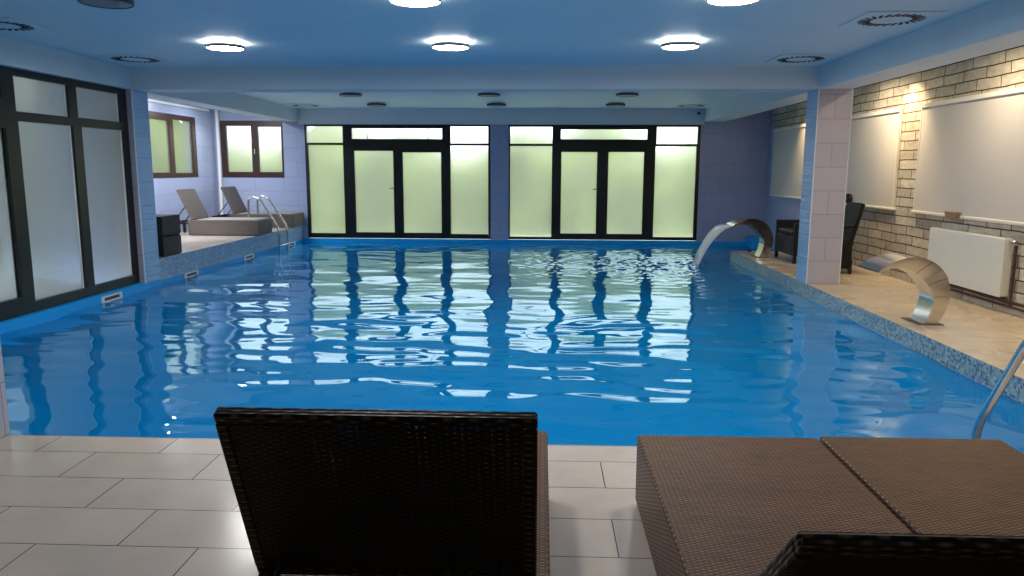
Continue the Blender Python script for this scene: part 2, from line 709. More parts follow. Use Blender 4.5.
# ------------------------------------------------------------------ structure
struct('floor', MB().box(XL - 0.15, XR, YBK, YE - 0.02, -0.30, 0), 'floor')
struct('trim_1', MB().box(XPL, XPR + 0.02, YE - 0.02, YE + 0.006, -0.42, -0.004), 'nosing')          # pale nosing of the front deck
struct('floor_side', MB().box(XPR + 0.012, XR, YE - 0.02, YD - 0.012, -0.12, 0), 'floor_side')
struct('trim_2', MB().box(XPR, XPR + 0.012, YE + 0.006, YD, -0.165, -0.001).box(XPR, XR, YD - 0.012, YD, -0.165, -0.001), 'mosaic')
struct('floor_alcove', MB().box(XA, XPL - 0.012, YB1, YF, ZA - 0.12, ZA), 'floor')
struct('trim_3', MB().box(XPL - 0.012, XPL, YB1, YF, -0.095, ZA - 0.001), 'mosaic_pale')

ceil_ = MB().box(XA - 0.1, XR + 0.1, YBK, YF + 0.1, ZC, ZC + 0.15)
struct('ceiling', ceil_, 'ceiling')
bm_ = MB()
bm_.box(XPL - 0.36, XPL + 0.01, YBK, YF - 0.005, ZT, ZC)                # left long beam
bm_.box(XPR, XCR, YBK, YF - 0.005, ZT, ZC)                              # right long beam
bm_.box(XPL + 0.01, XPR, YB0, YB1, ZT, ZC)                              # cross beam
bm_.box(XPL + 0.01, XPR, YF - 0.03, YF - 0.005, ZT - 0.055, ZC)         # over the far windows
struct('ceiling_beam', bm_, 'beam')

# walls (outside face thick enough to be solid)
wf = MB()
T = 0.25
FW = [(-4.917, -1.079), (-0.703, 3.174)]
ZFB, ZFT = -0.07, 2.263
wf.box(XA, -6.68, YF, YF + T, ZBOT, ZC)
wf.box(-6.68, -5.375, YF, YF + T, ZBOT, 1.18)
wf.box(-6.68, -5.375, YF, YF + T, 2.34, ZC)
wf.box(-5.375, FW[0][0], YF, YF + T, ZFB - 0.01, ZC)
wf.box(FW[0][1], FW[1][0], YF, YF + T, ZFB - 0.01, ZC)
wf.box(FW[1][1], XR + 0.1, YF, YF + T, ZFB - 0.01, ZC)
for a, b in FW:
    wf.box(a, b, YF, YF + T, ZFT, ZC)
struct('wall_far', wf, 'tile')

wl_ = MB()                                                                # alcove side wall, with a window gap
wl_.box(XA - T, XA, YB1 - 0.1, YF + T, ZA - 0.3, 1.20)
wl_.box(XA - T, XA, YB1 - 0.1, YF + T, 2.345, ZC)
wl_.box(XA - T, XA, YB1 - 0.1, 12.62, 1.20, 2.345)
wl_.box(XA - T, XA, 14.735, YF + T, 1.20, 2.345)
wl_.box(XA, XPL - 0.35, YB0, YB1, ZA - 0.3, ZC)                           # alcove end wall behind the column
struct('wall_left_alcove', wl_, 'tile')

wl2 = MB()
wl2.box(XL - T, XL - 0.05, YBK, 3.2, 0.0, ZC)
wl2.box(XL - T, XL - 0.05, 3.2, YB0, ZT - 0.005, ZC)
struct('wall_left', wl2, 'white_wall')
struct('wall_behind', MB().box(XL - T, XR + T, YBK - T, YBK, 0, ZC), 'white_wall')
struct('wall_right', MB().box(XR, XR + T, YBK, YF, ZBOT, ZC), 'brick')
# smooth blue painted plaster at the far end of the right wall
struct('wall_right_plaster', MB().box(XR - 0.02, XR, 12.6, YF - 0.001, -0.25, 0.86).box(XR - 0.02, XR, 15.34, YF - 0.001, 0.86, 2.27), MAT['tile'])

# pool basin
bs = MB()
bs.box(XPL - 0.2, XPL, YE - 0.3, YB1, ZBOT, ZG - 0.004)                   # left pool wall under the glazing
bs.box(XPL - 0.2, XPL - 0.001, YB1, YF, ZBOT, -0.095)
bs.box(XPL - 0.2, XR, YF - 0.012, YF + 0.1, ZBOT, ZFB - 0.012)            # far wall band
bs.box(XPL - 0.2, XR, YE - 0.25, YE - 0.02, ZBOT, -0.30)
bs.box(XPR + 0.001, XPR + 0.3, YE - 0.25, YD - 0.003, ZBOT, -0.165)
bs.box(XPR + 0.001, XR, YD - 0.25, YD - 0.002, ZBOT, -0.165)
bs.box(XPL - 0.2, XR, YE - 0.25, YF, ZBOT - 0.1, ZBOT)
bs.box(4.17, XR - 0.021, 15.0, YF - 0.012, ZBOT, 0.04)                    # blue block in the far right corner
struct('pool_basin', bs, 'pool')


# tiled columns
def column(name, x0, x1, y0, y1, z0, side):
    mb = MB().box(x0, x1, y0, y1, z0, ZT + 0.001)
    o = struct(name, mb, 'tile_column')
    w = MB()
    if side > 0:
        w.box(x1, x1 + 0.004, y0, y1, z0, ZT)
    else:
        w.box(x0 - 0.004, x0, y0, y1, z0, ZT)
    struct('relief_tiling', w, 'tile_wave', parent=o)
    tr_ = MB()
    xs = x1 if side > 0 else x0
    tr_.box(xs - 0.005, xs + 0.006, y0 - 0.006, y0 + 0.004, z0, ZT)
    if side < 0:
        tr_.box(x1 - 0.004, x1 + 0.005, y0 - 0.006, y0 + 0.004, z0, ZT)
    struct('corner_trim', tr_, 'white', parent=o)
    return o


column('column', XPR + 0.004, XCR, YB0, YB1, 0, -1)
column('column', XPL - 0.33, XPL + 0.01, YB0, YB1, -0.075, 1)
c3 = MB().box(-3.15, -2.7755, 3.28, YE + 0.002, 0, ZC)
struct('column', c3, 'tile_column')
struct('trim_4', MB().tube([(XA + 0.09, YF - 0.07, ZA), (XA + 0.09, YF - 0.07, ZC)], 0.035), 'white')
struct('trim_5', MB().box(XA, XA + 0.05, YB1, YF - 0.3, 2.50, 2.54), 'white')
struct('trim_6', MB().box(XPL + 0.001, XPL + 0.012, YB1, YF, ZT + 0.0, ZT + 0.012), 'beam')


# ------------------------------------------------------------------ windows
def pane(parent, axis, pos, a0, a1, z0, z1, m='glass', name='pane', t=0.006):
    mb = MB()
    if axis == 'y':
        mb.add([(a0, pos, z0), (a1, pos, z0), (a1, pos, z1), (a0, pos, z1)], [(0, 1, 2, 3)])
    else:
        mb.add([(pos, a0, z0), (pos, a1, z0), (pos, a1, z1), (pos, a0, z1)], [(0, 1, 2, 3)])
    return mb.build(name, m, parent)


def frame_with_holes(mb, axis, p0, p1, A0, A1, Z0, Z1, holes):
    """solid panel A0..A1 x Z0..Z1 with rectangular openings, thickness p0..p1"""
    xs = sorted({A0, A1} | {h[0] for h in holes} | {h[1] for h in holes})
    zs = sorted({Z0, Z1} | {h[2] for h in holes} | {h[3] for h in holes})

    def solid(a, z):
        return not any(h[0] < a < h[1] and h[2] < z < h[3] for h in holes)
    for i in range(len(xs) - 1):
        j = 0
        while j < len(zs) - 1:
            am = (xs[i] + xs[i + 1]) / 2
            if solid(am, (zs[j] + zs[j + 1]) / 2):
                k = j
                while k + 1 < len(zs) - 1 and solid(am, (zs[k + 1] + zs[k + 2]) / 2):
                    k += 1
                if axis == 'y':
                    mb.box(xs[i], xs[i + 1], p0, p1, zs[j], zs[k + 1])
                else:
                    mb.box(p0, p1, xs[i], xs[i + 1], zs[j], zs[k + 1])
                j = k + 1
            else:
                j += 1
    return mb


def far_unit(idx, fr, fixL, topL, doorA, doorB, trans, fixR, topR, wires):
    root = thing('window_%d' % idx, None, None, (fr[0], YF, ZFB), kind='structure')
    holes = [fixL, topL, fixR, topR, trans,
             (doorA[0] - 0.04, doorA[1] + 0.04, 0.01, doorA[3] + 0.055),
             (doorB[0] - 0.04, doorB[1] + 0.04, 0.01, doorB[3] + 0.055)]
    frame_with_holes(MB(), 'y', YF - 0.006, YF + 0.07, fr[0], fr[1], ZFB, ZFT, holes).build('window_frame', 'frame', root)
    yp = YF + 0.035
    for h in (fixL, topL, fixR, topR, trans):
        pane(root, 'y', yp, *h)
    if wires:
        w = MB()
        for x in wires:
            w.box(x - 0.006, x + 0.006, yp - 0.012, yp - 0.004, trans[2], trans[3])
        w.build('glazing_bar', 'frame', root)
    for h, hx in ((doorA, 1), (doorB, -1)):
        dl = frame_with_holes(MB(), 'y', YF - 0.02, YF + 0.045, h[0] - 0.05, h[1] + 0.05, 0.004, h[3] + 0.07, [h]).build('door_leaf', 'frame', root)
        g = pane(root, 'y', YF + 0.02, *h)
        g.parent = dl
        g.location = (0, 0, 0)
        g.matrix_parent_inverse = Matrix()
        if hx > 0:
            x = h[1] + 0.025
            hd = MB().box(x - 0.012, x + 0.012, YF - 0.03, YF - 0.02, 0.86, 1.02).tube([(x, YF - 0.03, 0.97), (x, YF - 0.06, 0.97), (x - 0.10, YF - 0.06, 0.97)], 0.009, 8)
            o = hd.build('door_handle', 'black_metal')
            o.parent = dl
            o.location = (0, 0, 0)
            dl_loc = dl.location
    return root


u1 = far_unit(1, FW[0], (-4.855, -4.126, 0.030, 1.850), (-4.878, -4.126, 1.895, 2.230),
              (-3.895, -3.085, 0.055, 1.735), (-2.890, -2.095, 0.050, 1.705), (-3.935, -2.070, 1.975, 2.190),
              (-1.905, -1.125, 0.030, 1.845), (-1.900, -1.125, 1.890, 2.230), (-3.62, -2.36))
u2 = far_unit(2, FW[1], (-0.675, 0.184, -0.020, 1.840), (-0.675, 0.188, 1.885, 2.225),
              (0.374, 1.103, 0.058, 1.722), (1.330, 2.052, 0.055, 1.724), (0.357, 2.110, 1.975, 2.175),
              (2.280, 3.105, -0.005, 1.840), (2.294, 3.118, 1.885, 2.225), ())

# alcove windows
r3 = thing('window_3', None, None, (-6.68, YF, 1.18), kind='structure')
frame_with_holes(MB(), 'y', YF - 0.01, YF + 0.07, -6.68, -5.375, 1.18, 2.34,
                 [(-6.56, -6.035, 1.294, 2.232), (-5.895, -5.41, 1.294, 2.215)]).build('window_frame', 'frame_brown', r3)
pane(r3, 'y', YF + 0.03, -6.56, -6.035, 1.294, 2.232)
pane(r3, 'y', YF + 0.03, -5.895, -5.41, 1.294, 2.215)
MB().box(-5.975, -5.955, YF - 0.03, YF - 0.01, 1.70, 1.76).box(-5.972, -5.958, YF - 0.045, YF - 0.03, 1.66, 1.76).build('window_handle', 'steel_rail', r3)

r4 = thing('window_4', None, None, (XA, 12.62, 1.20), kind='structure')
frame_with_holes(MB(), 'x', XA - 0.07, XA + 0.01, 12.62, 14.735, 1.20, 2.345,
                 [(12.78, 13.70, 1.29, 2.22), (13.83, 14.60, 1.28, 2.255)]).build('window_frame', 'frame_brown', r4)
pane(r4, 'x', XA - 0.03, 12.78, 13.70, 1.29, 2.22)
pane(r4, 'x', XA - 0.03, 13.83, 14.60, 1.28, 2.255)
MB().box(XA + 0.01, XA + 0.03, 12.70, 12.73, 1.72, 1.80).box(XA + 0.03, XA + 0.045, 12.705, 12.725, 1.66, 1.80).build('window_handle', 'white', r4)

# left glazing beside the pool: fixed lights and a double door
r5 = thing('window_5', None, None, (XL, 3.2, ZG), kind='structure')
fixed = [(8.29, 9.135, 0.045, 1.825), (8.245, 9.10, 1.921, 2.252), (7.27, 8.135, 0.045, 1.825), (7.258, 8.10, 1.916, 2.252),
         (3.35, 4.20, 0.045, 1.825), (3.35, 4.20, 1.916, 2.252)]
trans = (4.42, 7.07, 2.015, 2.19)
doors = [(6.02, 7.07, 0.12, 1.746), (4.42, 5.47, 0.12, 1.746)]
holes = fixed + [trans] + [(d[0] - 0.045, d[1] + 0.045, 0.035, d[3] + 0.055) for d in doors]
frame_with_holes(MB(), 'x', XL - 0.06, XL, 3.2, YB0, ZG, ZT - 0.003, holes).build('window_frame', 'frame', r5)
for h in fixed + [trans]:
    pane(r5, 'x', XL - 0.045, *h, m='glass_side')
for d in doors:
    dl = frame_with_holes(MB(), 'x', XL - 0.05, XL + 0.015, d[0] - 0.055, d[1] + 0.055, 0.025, d[3] + 0.065, [d]).build('door_leaf', 'frame', r5)
    g = pane(r5, 'x', XL - 0.03, *d, m='glass_side')
    g.parent = dl
    g.location = (0, 0, 0)
# pale sealing strips at the glass edges
ss = MB()
for h in fixed[:4] + doors[:1]:
    ss.box(XL - 0.044, XL - 0.03, h[1] - 0.018, h[1], h[2], h[3])
ss.build('glazing_seal', 'white', r5)

# ------------------------------------------------------------------ water
WG = 0.03


def build_water():
    rng = np.random.default_rng(11)

    def height(X, Y):
        Z = np.zeros_like(X)
        comps = []
        for k in range(46):
            lam = 0.22 * (1.9 / 0.22) ** rng.random()
            # crests lie mostly across the pool, so they read as horizontal dashes
            th = math.pi / 2 + rng.normal(0, 0.22 + 0.22 * lam)
            comps.append((lam, th, rng.random() * 6.28))
        for lam, th, ph in comps:
            k = 2 * math.pi / lam
            amp = 0.00120 * lam ** 1.15
            Z += amp * np.sin(k * (X * math.cos(th) + Y * math.sin(th)) + ph)
        calm = 0.55 + 0.45 * np.sin(0.55 * X + 1.3) * np.sin(0.42 * Y + 0.4)
        Z *= (0.75 + 0.5 * calm)
        # rings and chop around the falling water
        d = np.hypot(X - 2.5, Y - 12.17)
        Z += 0.0050 * np.exp(-d / 1.3) * np.sin(2 * math.pi * d / 0.28)
        ch = np.exp(-(np.hypot((X - 1.6) / 1.9, (Y - 12.6) / 1.6)) ** 2)
        for k in range(22):
            lam = 0.10 + 0.16 * rng.random()
            th = rng.random() * 6.28
            Z += ch * 0.0022 * np.sin(2 * math.pi / lam * (X * math.cos(th) + Y * math.sin(th)) + rng.random() * 6.28)
        return Z

    vs, fs = [], []
    for (x0, x1, y0, y1) in ((XPL, XPR, YE + 0.006, YF - 0.012), (XPR, XR - 0.02, YD, YF - 0.012)):
        nx = int(round((x1 - x0) / WG)) + 1
        ny = int(round((y1 - y0) / WG)) + 1
        X, Y = np.meshgrid(np.linspace(x0, x1, nx), np.linspace(y0, y1, ny))
        Z = ZW + height(X, Y)
        if x0 == XPL:
            first = (X, Y, Z)
        b = sum(len(a) for a in vs)
        vs.append(np.stack([X.ravel(), Y.ravel(), Z.ravel()], 1))
        i = np.arange(nx * ny).reshape(ny, nx)
        fs.append(np.stack([i[:-1, :-1].ravel(), i[:-1, 1:].ravel(), i[1:, 1:].ravel(), i[1:, :-1].ravel()], 1) + b)
        rng = np.random.default_rng(11)
    V = np.concatenate(vs).astype(np.float32)
    Fq = np.concatenate(fs).astype(np.int32)
    me = bpy.data.meshes.new('pool_water')
    me.vertices.add(len(V))
    me.vertices.foreach_set('co', V.ravel())
    me.loops.add(len(Fq) * 4)
    me.loops.foreach_set('vertex_index', Fq.ravel())
    me.polygons.add(len(Fq))
    me.polygons.foreach_set('loop_start', np.arange(0, len(Fq) * 4, 4, dtype=np.int32))
    me.polygons.foreach_set('use_smooth', np.ones(len(Fq), dtype=bool))
    me.update(calc_edges=True)
    me.validate()
    me.materials.append(MAT['water'])
    o = bpy.data.objects.new('pool_water', me)
    COL.objects.link(o)
    tag(o, 'rippled bright blue water filling the indoor pool', 'water', kind='stuff')
    return o


build_water()


# ------------------------------------------------------------------ loungers
def lounger(label, x0, x1, foot, hinge, top_y, top_z, inset, wk='wicker', bk='wicker_shaded', zb=0.30):
    """foot end towards +y, backrest raised towards -y"""
    root = thing('sun_lounger', label, 'sun lounger', ((x0 + x1) / 2, foot, 0))
    rear = hinge - 0.14
    MB().box(x0, x1, rear, foot, 0.015, zb, ch=0.008).build('base', wk, root)
    fr = MB()
    for x in (x0 + 0.03, x1 - 0.03):
        fr.box(x - 0.015, x + 0.015, rear - 0.42, rear, zb - 0.09, zb - 0.05)
    fr.box(x0 + 0.015, x1 - 0.015, rear - 0.44, rear - 0.40, zb - 0.09, zb - 0.05)
    fr.build('frame', 'black_metal', root)
    for x in (x0 + 0.03, x1 - 0.03):
        MB().box(x - 0.02, x + 0.02, rear - 0.43, rear - 0.39, 0, zb - 0.05).build('leg', 'black_metal', root)
    # the backrest is modelled flat, then tilted about its hinge
    bx0, bx1 = x0 + inset[0], x1 - inset[1]
    d = Vector((0, top_y - hinge, top_z - (zb + 0.03)))
    L = d.length
    ang = math.atan2(d.z, -d.y)
    rot = Matrix.Rotation(-ang, 4, 'X')
    org = Vector((0, hinge, zb + 0.03)) - Vector(root['_org'])
    w = (bx1 - bx0)
    cxb = (bx0 + bx1) / 2
    rim = MB()
    t = 0.034
    rim.box(-w / 2, w / 2, -L, -L + 0.03, 0, t, ch=0.006)
    rim.box(-w / 2, w / 2, -0.03, 0, 0, t, ch=0.006)
    for sx in (-1, 1):
        rim.box(sx * w / 2, sx * (w / 2 - 0.03), -L + 0.03, -0.03, 0, t, ch=0.004)
    back = rim.build('backrest', 'wicker_rim', root)
    back.matrix_local = Matrix.Translation(org + Vector((cxb, 0, 0))) @ rot
    pn = MB().box(-w / 2 + 0.03, w / 2 - 0.03, -L + 0.03, -0.03, 0.003, 0.007).build('woven_panel', bk)
    pn.parent = back
    # support stay from the middle of the backrest to the frame
    mid = Vector((0, hinge, zb)) + d * 0.22
    for x in (bx0 + 0.09, bx1 - 0.09):
        MB().tube([(x, mid.y - 0.005, mid.z), (x, rear - 0.30, zb - 0.06)], 0.008, 8).build('stay', 'black_metal', root)
    for x in (bx0 + 0.045, bx1 - 0.045):
        p0 = Vector((x, hinge - 0.03, zb + 0.055))
        MB().tube([p0 + Vector((-0.012, -0.015, 0)), p0 + Vector((0.012, -0.015, 0))], 0.020, 12).tube(
            [p0 + Vector((-0.022, -0.015, 0)), p0 + Vector((0.022, -0.015, 0))], 0.008, 8).build('hinge', 'black_metal', root)
    return root


lounger('brown wicker sun lounger with raised shaded backrest, left of the tiled gap',
        -0.745, 0.030, 3.03, 1.80, 1.59, 0.838, (0.008, 0.036))
lounger('brown wicker sun lounger with raised backrest, just left of the dark seam',
        0.400, 1.136, 3.00, 1.58, 1.11, 0.798, (0.007, 0.01))
lounger('brown wicker sun lounger right of the dark seam, near the steel handrail',
        1.150, 1.880, 3.02, 1.45, 0.95, 0.80, (0.01, 0.01))


def alcove_lounger(label, y0, y1, xf):
    xh, xt, zt = -6.19, -6.43, 0.985
    zb = 0.465
    root = thing('sun_lounger', label, 'sun lounger', (xf, (y0 + y1) / 2, ZA), 'loungers on the raised alcove deck')
    MB().box(-6.26, xf, y0, y1, ZA + 0.01, zb, ch=0.008).build('base', 'wicker_grey', root)
    MB().box(-6.10, xf + 0.02 - 0.06, y0 + 0.02, y1 - 0.02, zb - 0.002, zb + 0.012, ch=0.005).build('seat_top', 'fabric', root)
    fr = MB()
    for y in (y0 + 0.03, y1 - 0.03):
        fr.box(-6.62, -6.26, y - 0.014, y + 0.014, zb - 0.075, zb - 0.045)
    fr.box(-6.64, -6.60, y0 + 0.016, y1 - 0.016, zb - 0.075, zb - 0.045)
    fr.build('frame', 'black_metal', root)
    for y in (y0 + 0.03, y1 - 0.03):
        MB().box(-6.64, -6.60, y - 0.02, y + 0.02, ZA, zb - 0.045).build('leg', 'black_metal', root)
    d = Vector((xt - xh, 0, zt - zb))
    n = Vector((d.z, 0, -d.x)).normalized() * 0.03
    poly = [(xh, zb), (xh + n.x, zb + n.z), (xt + n.x, zt + n.z), (xt, zt)]
    MB().prism([(p[0], p[1]) for p in poly], 'y', y0, y1).build('backrest', 'wicker_grey', root, fix=True)
    mx, mz = xh + d.x * 0.5, zb + d.z * 0.5
    for y in (y0 + 0.1, y1 - 0.1):
        MB().tube([(mx, y, mz), (-6.56, y, zb - 0.05)], 0.010, 8).build('stay', 'black_metal', root)


alcove_lounger('grey brown lounger on the raised alcove deck, nearer one beside the stacked dark cubes', 13.05, 13.70, -4.985)
alcove_lounger('grey brown lounger on the raised alcove deck, further one against the far tiled wall', 14.88, 15.55, -4.975)

# stacked dark cubes by the left column
for z0, lab in ((ZA, 'dark grey wicker cube standing on the alcove deck, lower of two'),
                (ZA + 0.272, 'dark grey wicker cube beside the left column, upper of two')):
    t_ = thing('wicker_pouf', lab, 'pouf', (-5.34, 10.10, z0), 'stacked wicker cubes')
    MB().box(-5.62, -5.075, 9.84, 10.37, z0 + 0.004, z0 + 0.262, ch=0.012).build('body', 'wicker_black', t_)
    MB().box(-5.61, -5.085, 9.85, 10.36, z0 + 0.262, z0 + 0.270, ch=0.003).build('top_panel', 'wicker_black', t_)
    for x in (-5.59, -5.11):
        for y in (9.87, 10.34):
            MB().box(x - 0.015, x + 0.015, y - 0.015, y + 0.015, z0, z0 + 0.005).build('foot', 'black_metal', t_)


# ------------------------------------------------------------------ pool ladders
def arc(p0, p1, p2, n=8):
    p0, p1, p2 = Vector(p0), Vector(p1), Vector(p2)
    return [((1 - t) ** 2) * p0 + 2 * t * (1 - t) * p1 + t * t * p2 for t in [i / n for i in range(n + 1)]]


def ladder(label, horiz, deck, edge, sgn, c0, c1, n_treads, scale=1.0):
    """horiz: 'x' or 'y' axis that crosses the pool edge; c0, c1 rail positions on the other axis"""
    def P(a, c, z):
        return (a, c, z) if horiz == 'x' else (c, a, z)
    foot = edge - sgn * 0.41
    pole = edge + sgn * 0.14
    ztop = deck + 0.645
    root = thing('pool_ladder', label, 'pool ladder', P(edge, (c0 + c1) / 2, deck))
    for c in (c0, c1):
        pts = [P(foot, c, deck)] + arc(P(foot, c, ztop - 0.10), P(foot, c, ztop), P(foot + sgn * 0.11, c, ztop))
        a1 = pole - sgn * 0.045
        z1 = deck + 0.155
        pts += arc(P(foot + sgn * 0.11, c, ztop), P(foot + sgn * 0.20, c, ztop), P(foot + sgn * 0.25, c, ztop - 0.075))[1:]
        pts += arc(P(a1, c, z1), P(pole, c, deck + 0.075), P(pole, c, deck - 0.02))
        pts += [P(pole, c, -1.15)]
        MB().tube(pts, 0.0215, 14).build('rail', 'steel_rail', root)
        bs_ = MB()
        bs_.lathe([(0.022, 0.03), (0.045, 0.022), (0.05, 0.0)], P(foot, c, deck), 20)
        bs_.build('base_flange', 'steel_rail', root)
    for k in range(n_treads):
        z = min(deck, 0.0) - 0.10 - 0.25 * k if horiz == 'y' else -0.06 - 0.25 * k
        a = pole
        if horiz == 'x':
            MB().box(a - 0.035, a + 0.035, c0, c1, z - 0.012, z + 0.012, ch=0.005).build('tread', 'steel_rail', root)
        else:
            MB().box(c0, c1, a - 0.035, a + 0.035, z - 0.012, z + 0.012, ch=0.005).build('tread', 'steel_rail', root)
    return root


ladder('steel pool ladder at the far left, by the raised alcove deck', 'x', ZA, XPL, 1, 13.80, 14.25, 4)
ladder('steel pool ladder handrail at the right edge of the photo, behind the wicker loungers', 'y', 0.0, YE, 1, 2.24, 2.74, 4)


# ------------------------------------------------------------------ waterfall spouts
OUT = [(3.566, 0.0), (3.625, 0.075), (3.655, 0.157), (3.674, 0.235), (3.672, 0.313), (3.652, 0.39), (3.623, 0.46), (3.560, 0.532),
       (3.478, 0.586), (3.380, 0.611), (3.268, 0.610), (3.15, 0.567), (3.04, 0.491)]
INN = [(3.462, 0.0), (3.505, 0.09), (3.530, 0.18), (3.534, 0.235), (3.521, 0.285), (3.492, 0.335), (3.451, 0.385), (3.400, 0.435),
       (3.345, 0.475), (3.28, 0.510), (3.205, 0.525), (3.12, 0.512), (3.038, 0.484)]


def resample(pts, n):
    P = [Vector(p + (0,)) for p in pts]
    out = []
    m = len(P) - 1
    for i in range(n + 1):
        t = i / n * m
        k = min(int(t), m - 1)
        u = t - k
        p0, p1, p2, p3 = P[max(k - 1, 0)], P[k], P[k + 1], P[min(k + 2, m)]
        q = 0.5 * ((2 * p1) + (p2 - p0) * u + (2 * p0 - 5 * p1 + 4 * p2 - p3) * u * u + (3 * p1 - p0 - 3 * p2 + p3) * u ** 3)
        out.append((q.x, q.y))
    return out


def spout(label, y0, dx=0.0):
    y1 = y0 + 0.27
    root = thing('waterfall_spout', label, 'water spout', (3.51 + dx, (y0 + y1) / 2, 0), 'steel waterfall spouts on the right deck')
    o_, i_ = resample(OUT, 48), resample(INN, 48)
    mb = MB()
    n = len(o_)
    FL = [max(0.0, (k - 26) / (n - 27)) ** 1.4 for k in range(n)]

    def flare(k, y):
        return y + (-0.085 if y == y0 else 0.115) * FL[k]
    o_ = [(x - 0.05 * FL[k], z) for k, (x, z) in enumerate(o_)]
    i_ = [(x - 0.05 * FL[k], z) for k, (x, z) in enumerate(i_)]
    # outer skin, inner skin, both cheeks
    mb.add([(x + dx, flare(k, y), z) for k, (x, z) in enumerate(o_) for y in (y0, y1)], [(2 * k, 2 * k + 1, 2 * k + 3, 2 * k + 2) for k in range(n - 1)], True)
    mb.add([(x + dx, flare(k, y), z) for k, (x, z) in enumerate(i_) for y in (y0, y1)], [(2 * k, 2 * k + 2, 2 * k + 3, 2 * k + 1) for k in range(n - 1)], True)
    for y, fl in ((y0, False), (y1, True)):
        vs = []
        for k in range(n):
            vs += [(o_[k][0] + dx, flare(k, y), o_[k][1]), (i_[k][0] + dx, flare(k, y), i_[k][1])]
        fs = [(2 * k, 2 * k + 2, 2 * k + 3, 2 * k + 1) for k in range(n - 1)]
        mb.add(vs, [f[::-1] if fl else f for f in fs], False)
    body = mb.build('blade', 'steel', root)
    # welded seams on the cheek
    for k in (13, 22, 31):
        a, b = o_[k], i_[k]
        mid = ((a[0] + b[0]) / 2, (a[1] + b[1]) / 2 + 0.006)
        ys = flare(k, y0) - 0.0005
        MB().tube([(a[0] + dx, ys, a[1]), (mid[0] + dx, ys, mid[1]), (b[0] + dx, ys, b[1])], 0.0022, 6).build('weld_seam', 'steel_seam', root)
    MB().box(3.40 + dx, 3.63 + dx, y0 - 0.03, y1 + 0.03, 0, 0.007, ch=0.002).build('base_plate', 'steel_seam', root)
    return root


spout('curved polished steel waterfall spout without water, in front of the white radiator', 6.83)
spout('curved polished steel waterfall spout pouring water into the pool, before the far wall', 12.04, -0.02)

# water pouring from the far spout
jm = MB()
NJ = 26
jp = []
for k in range(NJ + 1):
    t = k / NJ
    x = 3.00 - 0.54 * t
    z = 0.488 + 0.03 * t - 0.70 * t ** 2
    jp.append((x, z))
vs = []
for (x, z) in jp:
    for s_ in (0, 1):
        th_ = 0.018 + 0.10 * min(1.0, (3.00 - x) / 0.3)
        vs.append((x + 0.3 * th_ * (0.5 - s_), 11.98, z + 0.01 + th_ * (0.5 - s_)))
        vs.append((x + 0.3 * th_ * (0.5 - s_), 12.40, z + 0.01 + th_ * (0.5 - s_)))
fs = []
for k in range(NJ):
    a, b = 4 * k, 4 * (k + 1)
    fs += [(a, a + 1, b + 1, b), (a + 2, b + 2, b + 3, a + 3), (a, b, b + 2, a + 2), (a + 1, a + 3, b + 3, b + 1)]
jm.add(vs, fs, True)
jet = jm.build('falling_water', 'jet')
tag(jet, 'sheet of water pouring from the far steel spout into the pool', 'falling water')

# ------------------------------------------------------------------ radiator
XF = 4.47
rad = thing('radiator', 'white panel radiator on the brick wall under the large cream blind', 'radiator', (4.52, 8.15, 0.15))
pm = MB()
y0, y1, z0, z1 = 7.44, 8.87, 0.155, 0.728
pm.box(XF, XF + 0.012, y0, y1, z0, z1, ch=0.004)
ny = 34
for k in range(ny):
    yc = y0 + 0.05 + (y1 - y0 - 0.10) * k / (ny - 1)
    pm.box(XF - 0.0012, XF + 0.001, yc - 0.014, yc + 0.014, z0 + 0.04, z1 - 0.04, ch=0.001)
pm.build('front_panel', 'radiator', rad)
MB().box(XF + 0.075, XF + 0.085, y0 + 0.01, y1 - 0.01, z0 + 0.01, z1 - 0.02).build('back_panel', 'radiator', rad)
for y in (y0, y1 - 0.008):
    MB().box(XF + 0.008, XF + 0.09, y, y + 0.008, z0 + 0.01, z1 + 0.002, ch=0.003).build('side_cover', 'radiator', rad)
gr = MB()
gr.box(XF + 0.008, XF + 0.088, y0 + 0.01, y1 - 0.01, z1 - 0.004, z1 + 0.002)
gr.build('top_grille', 'radiator', rad)
vv = MB().tube([(XF + 0.05, y0, z1 - 0.03), (XF + 0.05, y0 - 0.05, z1 - 0.03)], 0.012, 10)
vv.tube([(XF + 0.05, y0 - 0.05, z1 - 0.03), (XF + 0.05, y0 - 0.10, z1 - 0.03)], 0.024, 14)
vv.build('valve', 'steel_rail', rad)
pp = thing('heating_pipe', 'brown heating pipes running along the foot of the brick wall', 'pipe', (4.53, 7.4, 0.1))
MB().tube([(4.535, 7.36, 0.70), (4.535, 7.36, 0.075)], 0.014, 10).build('riser', 'pipe', pp)
MB().tube([(4.54, 5.0, 0.125), (4.54, 9.2, 0.125)], 0.013, 10).build('upper_pipe', 'pipe', pp)
MB().tube([(4.54, 5.0, 0.075), (4.54, 9.2, 0.075)], 0.013, 10).build('lower_pipe', 'pipe', pp)


